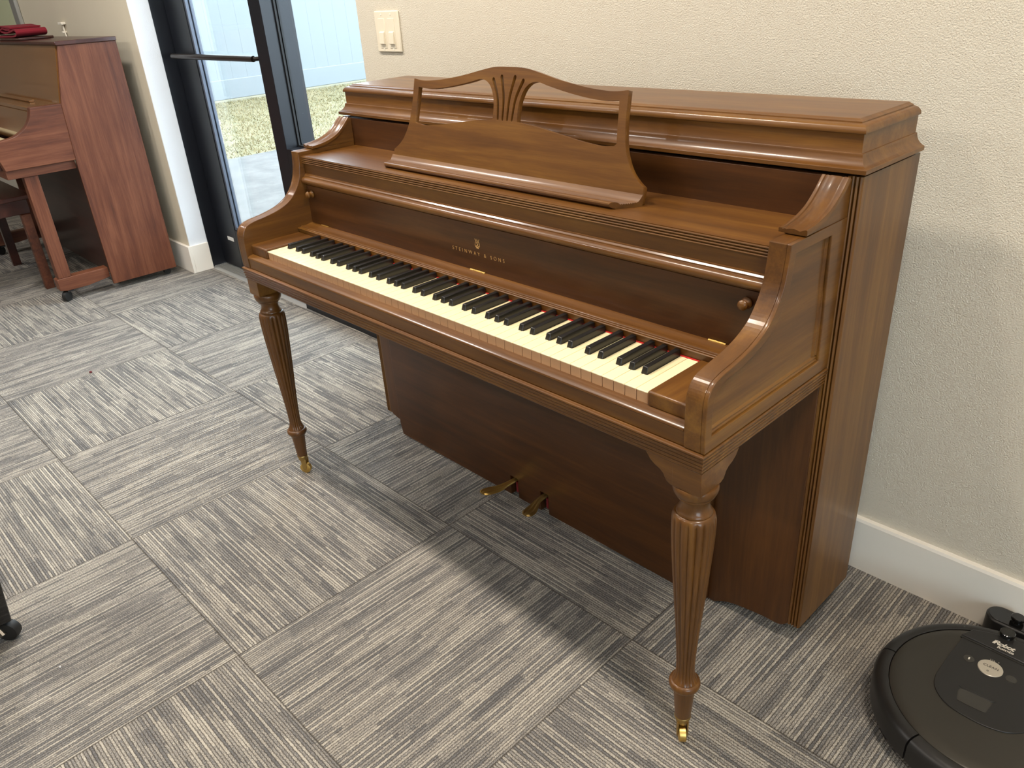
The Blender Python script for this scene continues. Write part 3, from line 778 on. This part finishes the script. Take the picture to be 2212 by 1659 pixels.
for s in (-1, 1):
    cx, cy = s * 0.698, -0.624
    L0 = obj('leg', new(), 'woodZ', P) if False else None
    b = new()
    NF = 16
    def fl(th, h):
        f = abs(math.sin(th * NF / 2.0 + 0.6)) ** 0.6
        end = min(1.0, max(0.0, (0.5345 - h) / 0.012)) * min(1.0, max(0.0, (h - 0.158) / 0.010))
        return 1.0 - 0.135 * (1 - f) * end
    lathe(b, resample(PL, 2), (cx, cy, 0), n=128)
    lathe(b, resample(PF, 3), (cx, cy, 0), n=192, flute=fl)
    lathe(b, resample(PB, 2), (cx, cy, 0), n=96)
    leg = obj('leg', b, 'woodZ', P, smooth=True)
    # corner block under the keybed
    b = new()
    cyma = [(0.0, 0.5935), (0.0555, 0.5935), (0.0635, 0.5975), (0.0675, 0.6035), (0.0700, 0.6090), (0.0760, 0.6140), (0.0860, 0.6180), (0.0960, 0.6250), (0.1040, 0.6364), (0.0, 0.6364)]
    if s > 0: prism(b, [(0.7290 - a, c) for a, c in cyma], 'y', -0.6580, -0.6020)
    else: box(b, -0.7290, -0.6750, -0.6580, -0.6020, 0.5935, 0.6364)
    prism(b, [(-0.6582 + a, c) for a, c in cyma], 'x', s * 0.7292, s * 0.6760)
    obj('corner_block', b, 'woodX', leg, bevel=0.0008)
    b = new()
    lathe(b, [(0.0146, 0.0640), (0.0156, 0.0625), (0.0156, 0.0600), (0.0142, 0.0585), (0.0128, 0.0480), (0.0105, 0.0440), (0, 0.0430)], (cx, cy, 0), n=28)
    ang = 0.72 if s > 0 else 2.2
    ax = Vector((math.cos(ang), math.sin(ang), 0)); pr2 = Vector((-ax.y, ax.x, 0)); off = -pr2 * 0.004
    for q in (-1, 1):
        c0 = Vector((cx, cy, 0)) + off + ax * q * 0.0092
        vs = []
        for hh, w_ in ((0.052, 0.0085), (0.020, 0.0065), (0.0125, 0.0035)):
            for e in (-1, 1):
                for t_ in (-1, 1): vs.append(b.verts.new(c0 + pr2 * e * w_ + ax * t_ * 0.0013 + Vector((0, 0, hh))))
        for k in (0, 4):
            for f in ((0, 1, 5, 4), (2, 6, 7, 3), (0, 4, 6, 2), (1, 3, 7, 5)): b.faces.new([vs[k + i] for i in f])
        b.faces.new([vs[i] for i in (0, 2, 3, 1)]); b.faces.new([vs[i] for i in (8, 9, 11, 10)])
    obj('caster_socket', b, 'brassdark', leg, smooth=True)
    b = new(); lathe(b, [(0.004, -0.0088), (0.0145, -0.0070), (0.0168, -0.0058), (0.0170, 0.0), (0.0168, 0.0058), (0.0145, 0.0070), (0.004, 0.0088)], Vector((cx, cy, 0.0172)) + off, tuple(ax), 32)
    obj('caster_wheel', b, 'brass', leg, smooth=True)
# pedals
def pedal(st):
    b = new(); prev = None; n = 20
    for (x_, y_, z_, hw, th) in st:
        ring = [b.verts.new((x_ + hw * math.cos(2 * PI * k / n), y_, z_ + th * math.sin(2 * PI * k / n) + 0.0010 * (math.cos(6 * PI * math.cos(2 * PI * k / n) / 2) if math.sin(2 * PI * k / n) > 0.2 else 0) * (hw / 0.016))) for k in range(n)]
        if prev:
            for k in range(n): b.faces.new((prev[k], ring[k], ring[(k + 1) % n], prev[(k + 1) % n]))
        else: b.faces.new(ring)
        prev = ring
    b.faces.new(list(reversed(prev)))
    return b
def rs(st, n=4): return cr(st, n)
pd = pedal(rs([(-0.107, -0.262, 0.0600, 0.0088, 0.0050), (-0.107, -0.298, 0.0600, 0.0088, 0.0050), (-0.110, -0.318, 0.0585, 0.0100, 0.0048), (-0.116, -0.336, 0.0550, 0.0150, 0.0046), (-0.124, -0.352, 0.0530, 0.0190, 0.0044), (-0.131, -0.366, 0.0525, 0.0200, 0.0044), (-0.135, -0.377, 0.0520, 0.0180, 0.0040), (-0.137, -0.384, 0.0515, 0.0110, 0.0030)]))
pa = obj('pedal', pd, 'brass', P, smooth=True)
b = new(); box(b, -0.1045, -0.0965, -0.284, -0.262, 0.020, 0.0535); obj('pedal_felt', b, 'darkfelt', pa)
pd = pedal(rs([(0.011, -0.262, 0.0600, 0.0088, 0.0050), (0.011, -0.296, 0.0600, 0.0088, 0.0050), (0.012, -0.314, 0.0580, 0.0095, 0.0048), (0.015, -0.330, 0.0535, 0.0140, 0.0046), (0.018, -0.344, 0.0505, 0.0180, 0.0044), (0.020, -0.357, 0.0495, 0.0185, 0.0044), (0.020, -0.367, 0.0490, 0.0160, 0.0040), (0.020, -0.373, 0.0485, 0.0090, 0.0030)]))
pa = obj('pedal', pd, 'brassdark', P, smooth=True, label='duller brass pedal')
b = new(); box(b, 0.0135, 0.0215, -0.284, -0.262, 0.020, 0.0535); obj('pedal_felt', b, 'darkfelt', pa)
# hidden casters that carry the case
for s in (-1, 1):
    b = new(); lathe(b, [(0.025, -0.01), (0.025, 0.01)], (s * 0.60, -0.12, 0.025), (1, 0, 0), 20)
    box(b, s * 0.60 - 0.014, s * 0.60 + 0.014, -0.14, -0.10, 0.03, 0.06)
    obj('rear_caster', b, 'rubber', P, smooth=True)

# ================================================================== THE RED-BROWN PIANO ON THE LEFT
Q = thing('console_piano', (-3.72, -0.3, 0), 'plain red-brown upright piano with a slab side, left of the glass door', 'piano')
XR, XL = -3.03, -4.44
side = [(-0.048, 0.036), (-0.048, 1.180), (-0.313, 1.180), (-0.372, 0.928), (-0.384, 0.640), (-0.384, 0.036)]
for x0, x1 in ((XR - 0.013, XR), (XL, XL + 0.013)):
    b = new(); prism(b, side, 'x', x0, x1); obj('side_panel', b, 'mahZ', Q, bevel=0.0015)
b = new(); prism(b, [(-0.046, 1.1805), (-0.046, 1.199), (-0.318, 1.199), (-0.325, 1.195), (-0.325, 1.185), (-0.318, 1.1805)], 'x', XL - 0.006, XR + 0.006); obj('lid', b, 'mahdark', Q, bevel=0.002)
b = new(); prism(b, [(-0.300, 1.180), (-0.318, 1.180), (-0.374, 0.932), (-0.352, 0.932)], 'x', XL + 0.0225, XR - 0.0225); obj('front_panel', b, 'mahgold', Q)
b = new(); prism(b, [(-0.345, 0.932), (-0.508, 0.932), (-0.508, 0.914), (-0.345, 0.914)], 'x', XL + 0.045, XR - 0.045); obj('top_shelf', b, 'mahgold', Q, bevel=0.002)
b = new(); prism(b, [(-0.415, 0.9325), (-0.435, 0.9325), (-0.440, 0.940), (-0.415, 0.946)], 'x', -4.2, -3.30); obj('music_ledge', b, 'mahgold', Q, bevel=0.001)
b = new(); prism(b, [(-0.500, 0.9135), (-0.512, 0.9135), (-0.52, 0.80), (-0.50, 0.75)], 'x', XL + 0.045, XR - 0.045); obj('fallboard', b, 'mahgold', Q)
cheek = [(-0.366, 0.6735), (-0.366, 0.932), (-0.509, 0.932)] + cr([(-0.511, 0.918), (-0.522, 0.888), (-0.545, 0.856), (-0.575, 0.834), (-0.610, 0.817), (-0.660, 0.808), (-0.708, 0.802)], 4) + [(-0.716, 0.79), (-0.690, 0.6735)]
for x0, x1 in ((XR - 0.050, XR - 0.003), (XL + 0.003, XL + 0.05)):
    b = new(); prism(b, cheek, 'x', x0, x1); obj('cheek', b, 'mahY', Q, bevel=0.002)
b = new(); box(b, XL + 0.0225, XR - 0.0225, -0.690, -0.3845, 0.632, 0.673); obj('keybed', b, 'mahY', Q, bevel=0.0015)
b = new(); box(b, XL + 0.052, XR - 0.052, -0.700, -0.675, 0.674, 0.735); obj('key_slip', b, 'mahdark', Q, bevel=0.002)
b = new(); box(b, XL + 0.15, XR - 0.15, -0.668, -0.525, 0.700, 0.745); obj('keyboard', b, 'ivory', Q)
b = new(); box(b, XL + 0.0225, XR - 0.0225, -0.350, -0.335, 0.06, 0.631); obj('lower_panel', b, 'mahdark', Q)
for xc in (XR - 0.055, XL + 0.055):
    b = new(); box(b, xc - 0.026, xc + 0.026, -0.622, -0.560, 0.123, 0.6315); lg_ = obj('leg', b, 'mahZ', Q, bevel=0.002)
    b = new(); prism(b, [(-0.632, 0.064), (-0.632, 0.118), (-0.622, 0.1225), (-0.3845, 0.1225), (-0.3845, 0.072), (-0.42, 0.066), (-0.50, 0.056), (-0.6, 0.056)], 'x', xc - 0.030, xc + 0.030)
    obj('toe_block', b, 'mahY', lg_, bevel=0.002)
    b = new(); lathe(b, [(0.010, -0.012), (0.026, -0.010), (0.027, 0), (0.026, 0.010), (0.010, 0.012)], (xc + 0.012, -0.606, 0.027), (0.8, 0.6, 0), 24)
    box(b, xc - 0.006, xc + 0.03, -0.60, -0.57, 0.048, 0.0555)
    obj('caster', b, 'rubber', lg_, smooth=True)
for xc in (XR - 0.04, XL + 0.04):
    b = new(); lathe(b, [(0.008, -0.01), (0.018, -0.010), (0.018, 0.010), (0.008, 0.01)], (xc, -0.09, 0.018), (1, 0, 0), 18); obj('rear_caster', b, 'rubber', Q, smooth=True)
# board and folded cloth on its lid
b = new(); box(b, -4.35, -3.66, -0.31, -0.14, 1.2, 1.212); tag(obj('lid_board', b, 'mahdark', bevel=0.003), 'thin dark board lying on top of the red-brown piano under the red cloth', 'board')
b = new()
def ribbon(path, th, y0, y1):
    n = len(path); up_, dn_ = [], []
    for i, q in enumerate(path):
        a = Vector(path[max(0, i - 1)]); c = Vector(path[min(n - 1, i + 1)]); d = (c - a).normalized(); nn = Vector((-d.y, d.x)) * th / 2
        up_.append(tuple(Vector(q) + nn)); dn_.append(tuple(Vector(q) - nn))
    prism(b, up_ + list(reversed(dn_)), 'y', y0, y1)
ribbon(cr([(-4.30, 1.217), (-3.95, 1.218), (-3.76, 1.220), (-3.712, 1.234), (-3.735, 1.250), (-3.80, 1.244), (-3.90, 1.236), (-3.98, 1.240), (-4.00, 1.250), (-3.96, 1.258), (-3.90, 1.252), (-3.82, 1.251)], 5), 0.008, -0.30, -0.15)
ribbon(cr([(-4.30, 1.227), (-4.1, 1.262), (-3.98, 1.268), (-3.88, 1.262), (-3.80, 1.259)], 5), 0.007, -0.30, -0.15)
ribbon(cr([(-4.30, 1.250), (-4.2, 1.262), (-4.12, 1.262), (-4.08, 1.242), (-4.14, 1.236), (-4.3, 1.236)], 5), 0.007, -0.30, -0.15)
tag(obj('folded_cloth', b, 'cloth', smooth=True), 'folded crimson cloth lying on top of the red-brown piano', 'cloth')
# bench tucked under it
BN = thing('piano_bench', (-3.72, -0.7, 0), 'dark brown wooden piano bench pushed under the red-brown piano', 'bench')
b = new(); box(b, -4.06, -3.36, -0.93, -0.555, 0.478, 0.500); obj('seat', b, 'mahdark', BN, bevel=0.003)
b = new(); box(b, -4.03, -3.385, -0.905, -0.575, 0.405, 0.4775); obj('apron', b, 'mahdark', BN, bevel=0.002)
for sx in (-4.035, -3.385):
    for sy in (-0.605, -0.875):
        b = new(); prism(b, [(sx - 0.022, 0.0), (sx + 0.012, 0.0), (sx + 0.022, 0.4045), (sx - 0.022, 0.4045)], 'y', sy - 0.022, sy + 0.022)
        obj('leg', b, 'mahdark' if sx < -3.8 else 'mahX', BN, bevel=0.002)

# ================================================================== BLACK LEG AT THE LEFT EDGE
BL = thing('black_piano', (-0.72, -1.56, 0), 'shiny black piano foot on a steel caster at the left edge', 'piano')
# ================================================================== ROBOT VACUUM AND DOCK
RC = Vector((1.107, -0.228)); RR = 0.204
V = thing('robot_vacuum', (RC.x, RC.y, 0), 'round black robot vacuum with a silver round button on the carpet', 'robot vacuum')
b = new(); lathe(b, [(RR - 0.030, 0.006), (RR - 0.008, 0.012), (RR - 0.003, 0.020), (RR - 0.003, 0.062), (RR - 0.006, 0.066), (RR - 0.03, 0.068), (0, 0.068)], (RC.x, RC.y, 0), n=128)
obj('body', b, 'robglos', V, smooth=True)
# bumper ring, three arcs
def arc_ring(prof, a0, a1, n):
    b = new(); prev = None
    for k in range(n + 1):
        a = a0 + (a1 - a0) * k / n
        ring = [b.verts.new((RC.x + r * math.cos(a), RC.y + r * math.sin(a), z_)) for r, z_ in prof]
        if prev:
            for j in range(len(ring)): b.faces.new((prev[j], prev[(j + 1) % len(ring)], ring[(j + 1) % len(ring)], ring[j]))
        else: b.faces.new(ring)
        prev = ring
    b.faces.new(list(reversed(prev)))
    return b
bp_ = [(RR - 0.0025, 0.030), (RR + 0.002, 0.034), (RR + 0.002, 0.070), (RR - 0.003, 0.080), (RR - 0.010, 0.0845), (RR - 0.020, 0.0860), (RR - 0.024, 0.0850), (RR - 0.024, 0.0665), (RR - 0.0025, 0.064)]
rd = math.radians
for a0, a1 in ((rd(35), rd(181)), (rd(182), rd(246)), (rd(247), rd(330)), (rd(331), rd(394))):
    obj('bumper', arc_ring(bp_, a0, a1, 48), 'rob', V, smooth=True)
b = new(); lathe(b, [(RR - 0.0255, 0.0685), (RR - 0.0255, 0.084), (RR - 0.028, 0.0855), (RR - 0.05, 0.0862), (0.0, 0.0868)], (RC.x, RC.y, 0), n=128)
TP = obj('top_cover', b, 'robtop', V, smooth=True)
# face plate: coordinates are metres in the plane of the top, x right, y towards the wall
def rp(x, y): return (x, y)
fp = cr([(1.008, -0.108), (1.006, -0.150), (1.005, -0.200), (1.006, -0.245), (1.018, -0.275), (1.045, -0.296), (1.080, -0.302), (1.115, -0.300), (1.145, -0.288), (1.168, -0.262), (1.172, -0.225), (1.172, -0.16), (1.172, -0.108)], 5)
b = new(); prism(b, fp, 'z', 0.0860, 0.0884); FP = obj('face_plate', b, 'rob', TP, bevel=0.0008)
b = new()
hd = [(1.004, -0.104), (1.176, -0.104)] + [(RC.x + (RR - 0.027) * math.cos(rd(a)), RC.y + (RR - 0.027) * math.sin(rd(a))) for a in range(69, 124, 4)]
hd = [q for q in hd]
prism(b, hd, 'z', 0.0862, 0.0908); HD = obj('dustbin_lid', b, 'rob', TP, bevel=0.0015)
b = new(); box(b, 1.004, 1.176, -0.110, -0.1045, 0.0862, 0.0890); obj('groove', b, 'robglos', TP)
def flat_top(x, y, z, rot=0.0):
    return Matrix.Translation((x, y, z)) @ Matrix.Rotation(rot, 4, 'Z')
obj('maker_lettering', fit_text('iRobot', 0.040, 0.0165, flat_top(1.073, -0.0875, 0.0909, rd(2)), extrude=0.0001, offset=0.0004, shear=0.3), 'robtext', HD)
obj('model_lettering', fit_text('Roomba', 0.029, 0.0098, flat_top(1.080, -0.0965, 0.0909, rd(2)), extrude=0.0001, offset=0.0001, shear=0.1), 'robtext', HD)
b = new(); lathe(b, [(0.0215, 0.0884), (0.0215, 0.0896), (0.0205, 0.0904), (0.0, 0.0906)], (1.074, -0.158, 0), n=48)
CB = obj('clean_button', b, 'robsilver', FP, smooth=True)
b = obj('button_lettering', fit_text('CLEAN', 0.026, 0.0082, flat_top(1.074, -0.1580, 0.0908, rd(2)), extrude=0.0001), 'robdark', FP)
b = new(); tube(b, [(1.0725 + 0.0016 * math.cos(t_ * PI / 6), -0.1690 + 0.0016 * math.sin(t_ * PI / 6), 0.0907) for t_ in range(12)], 0.00035, 6, closed=True); obj('button_ring', b, 'robdark', FP)
for x_, y_ in ((1.0365, -0.159), (1.1105, -0.160)):
    b = new(); lathe(b, [(0.0095, 0.0884), (0.0095, 0.0888), (0, 0.0889)], (x_, y_, 0), n=32); obj('small_button', b, 'robwin', FP, smooth=True)
b = new(); prism(b, [(1.0345, -0.1565), (1.0365, -0.1545), (1.0385, -0.1565), (1.0378, -0.1565), (1.0378, -0.1615), (1.0352, -0.1615), (1.0352, -0.1565)], 'z', 0.0887, 0.0891)
obj('home_symbol', b, 'robtext', FP)
for k, (x_, y_) in enumerate(((1.067, -0.1335), (1.0705, -0.1330), (1.0735, -0.1335), (1.081, -0.1325))):
    b = new(); lathe(b, [(0.0008, 0.0884), (0.0008, 0.0888), (0, 0.0888)], (x_, y_, 0), n=10); obj('indicator', b, 'robtext', FP)
b = new()
prism(b, clean(cr([(1.052, -0.243), (1.100, -0.240), (1.104, -0.246), (1.102, -0.268), (1.096, -0.273), (1.060, -0.275), (1.054, -0.270)], 3, closed=True)), 'z', 0.0884, 0.0890)
obj('camera_window', b, 'robwin', FP)
b = new(); prism(b, [(1.046, -0.2385), (1.108, -0.2350), (1.102, -0.2395), (1.052, -0.2425)], 'z', 0.0884, 0.0896); obj('window_brow', b, 'rob', FP, bevel=0.0004)
b = new(); lathe(b, [(0.0165, 0.0862), (0.0165, 0.0900), (0.0125, 0.0905), (0.0118, 0.0945), (0.0135, 0.0950), (0.0138, 0.1010), (0.0128, 0.1022), (0, 0.1026)], (1.070, -0.052, 0), n=40)
obj('sensor_knob', b, 'robglos', V, smooth=True)
DKK = thing('charging_dock', (1.18, 0.027, 0), 'low black charging dock touching the white baseboard behind the robot vacuum', 'charging dock')
dc = [(1.040 + 0.0275 * math.cos(rd(a)), 0.0265 + 0.0275 * math.sin(rd(a))) for a in range(90, 271, 12)] + [(1.320 + 0.0275 * math.cos(rd(a)), 0.0265 + 0.0275 * math.sin(rd(a))) for a in range(-90, 91, 12)]
b = new(); prism(b, dc, 'z', 0.0, 0.072); DB = obj('housing', b, 'rob', DKK, bevel=0.003)
dc2 = offset_poly(dc, 0.005)
b = new(); prism(b, dc2, 'z', 0.0715, 0.0732); obj('top_plate', b, 'robglos', DB, bevel=0.0005)
b = new(); lathe(b, [(0.0100, 0.0730), (0.0095, 0.0785), (0.0125, 0.0795), (0.0128, 0.0850), (0.0115, 0.0862), (0, 0.0866)], (1.069, 0.026, 0), n=36); obj('signal_dome', b, 'robglos', DKK, smooth=True)
b = new(); prism(b, [(1.05, 0.0), (1.31, 0.0), (1.30, -0.14), (1.06, -0.14)], 'z', 0.0, 0.005); obj('base_plate', b, 'rob', DKK)

# black foot: tapered block plus caster
fx, fy = -0.625, -1.488
b = new()
def quadprism(b, base, top):
    A = [b.verts.new(p) for p in base]; B = [b.verts.new(p) for p in top]
    b.faces.new(A); b.faces.new(list(reversed(B)))
    for i in range(4): b.faces.new((A[i], B[i], B[(i + 1) % 4], A[(i + 1) % 4]))
quadprism(b, [(-0.700, -1.580, 0.060), (-0.583, -1.580, 0.060), (-0.583, -1.463, 0.060), (-0.700, -1.463, 0.060)], [(-0.690, -1.60, 0.36), (-0.505, -1.60, 0.36), (-0.505, -1.440, 0.36), (-0.690, -1.440, 0.36)])
obj('leg', b, 'blk', BL, bevel=0.002)
b = new(); lathe(b, [(0.012, -0.013), (0.024, -0.011), (0.0255, 0), (0.024, 0.011), (0.012, 0.013)], (-0.606, -1.475, 0.0255), (0.72, -0.69, 0), 28); obj('caster_wheel', b, 'rubber', BL, smooth=True)
b = new(); box(b, -0.650, -0.605, -1.505, -1.472, 0.052, 0.0598); tube(b, [(-0.620, -1.50, 0.054), (-0.592, -1.489, 0.0255)], 0.007, 8); obj('caster_bracket', b, 'steel', BL, smooth=True)
# crumbs on the carpet
def bit(name, px, mat, r, label, cat):
    b = new(); bmesh.ops.create_icosphere(b, subdivisions=2, radius=r)
    for v in b.verts: v.co = Vector((v.co.x * 1.5 + random.uniform(-r, r) * .2, v.co.y, v.co.z * 0.6)); v.co += Vector((px[0], px[1], r * 0.55))
    tag(obj(name, b, mat, smooth=True), label, cat)
bit('crumb', (-2.044, -0.831), 'crumb', 0.006, 'tiny dark red crumb on the pale carpet left of the piano leg', 'crumb')
bit('lint', (-0.418, -1.424), 'lint', 0.0022, 'tiny white fluff of lint on the carpet beside the black piano foot', 'lint')

# ================================================================== LIGHT
world = bpy.data.worlds.new('world'); S.world = world; world.use_nodes = True
bg = world.node_tree.nodes['Background']; bg.inputs[0].default_value = (0.80, 0.91, 1.0, 1); bg.inputs[1].default_value = 9.5
def lamp(x, y, e, r=0.085, z=CZ - 0.02, col=(1.0, 0.865, 0.70), spread=175):
    l = bpy.data.lights.new('ceiling_and_fill_lamp', 'AREA'); l.shape = 'DISK'; l.size = r * 2; l.energy = e; l.color = col; l.spread = rd(spread)
    o = bpy.data.objects.new('ceiling_and_fill_lamp', l); COL.objects.link(o); o.location = (x, y, z); return o
for x, y, e in ((-2.30, -0.85, 26), (-1.85, -0.85, 26), (-0.62, -0.85, 26), (-0.34, -0.85, 26), (1.40, -0.85, 26), (1.68, -0.85, 26),
                (-2.2, -3.1, 52), (-0.3, -3.1, 32), (1.6, -3.1, 32), (-4.6, -1.6, 18), (-4.4, -3.6, 30)):  # front row added as fill for fallboard, key slip and left floor
    lamp(x, y, e * (0.80 if x < -1.5 else 0.70), col=(1.0, 0.95, 0.90) if x < -1.5 else (1.0, 0.88, 0.75))  # cool tint of the left lamps stands in for daylight
S.view_settings.view_transform = 'Standard'; S.view_settings.look = 'None'
S.view_settings.exposure = 0.0; S.view_settings.gamma = 1.0; S.view_settings.use_curve_mapping = False
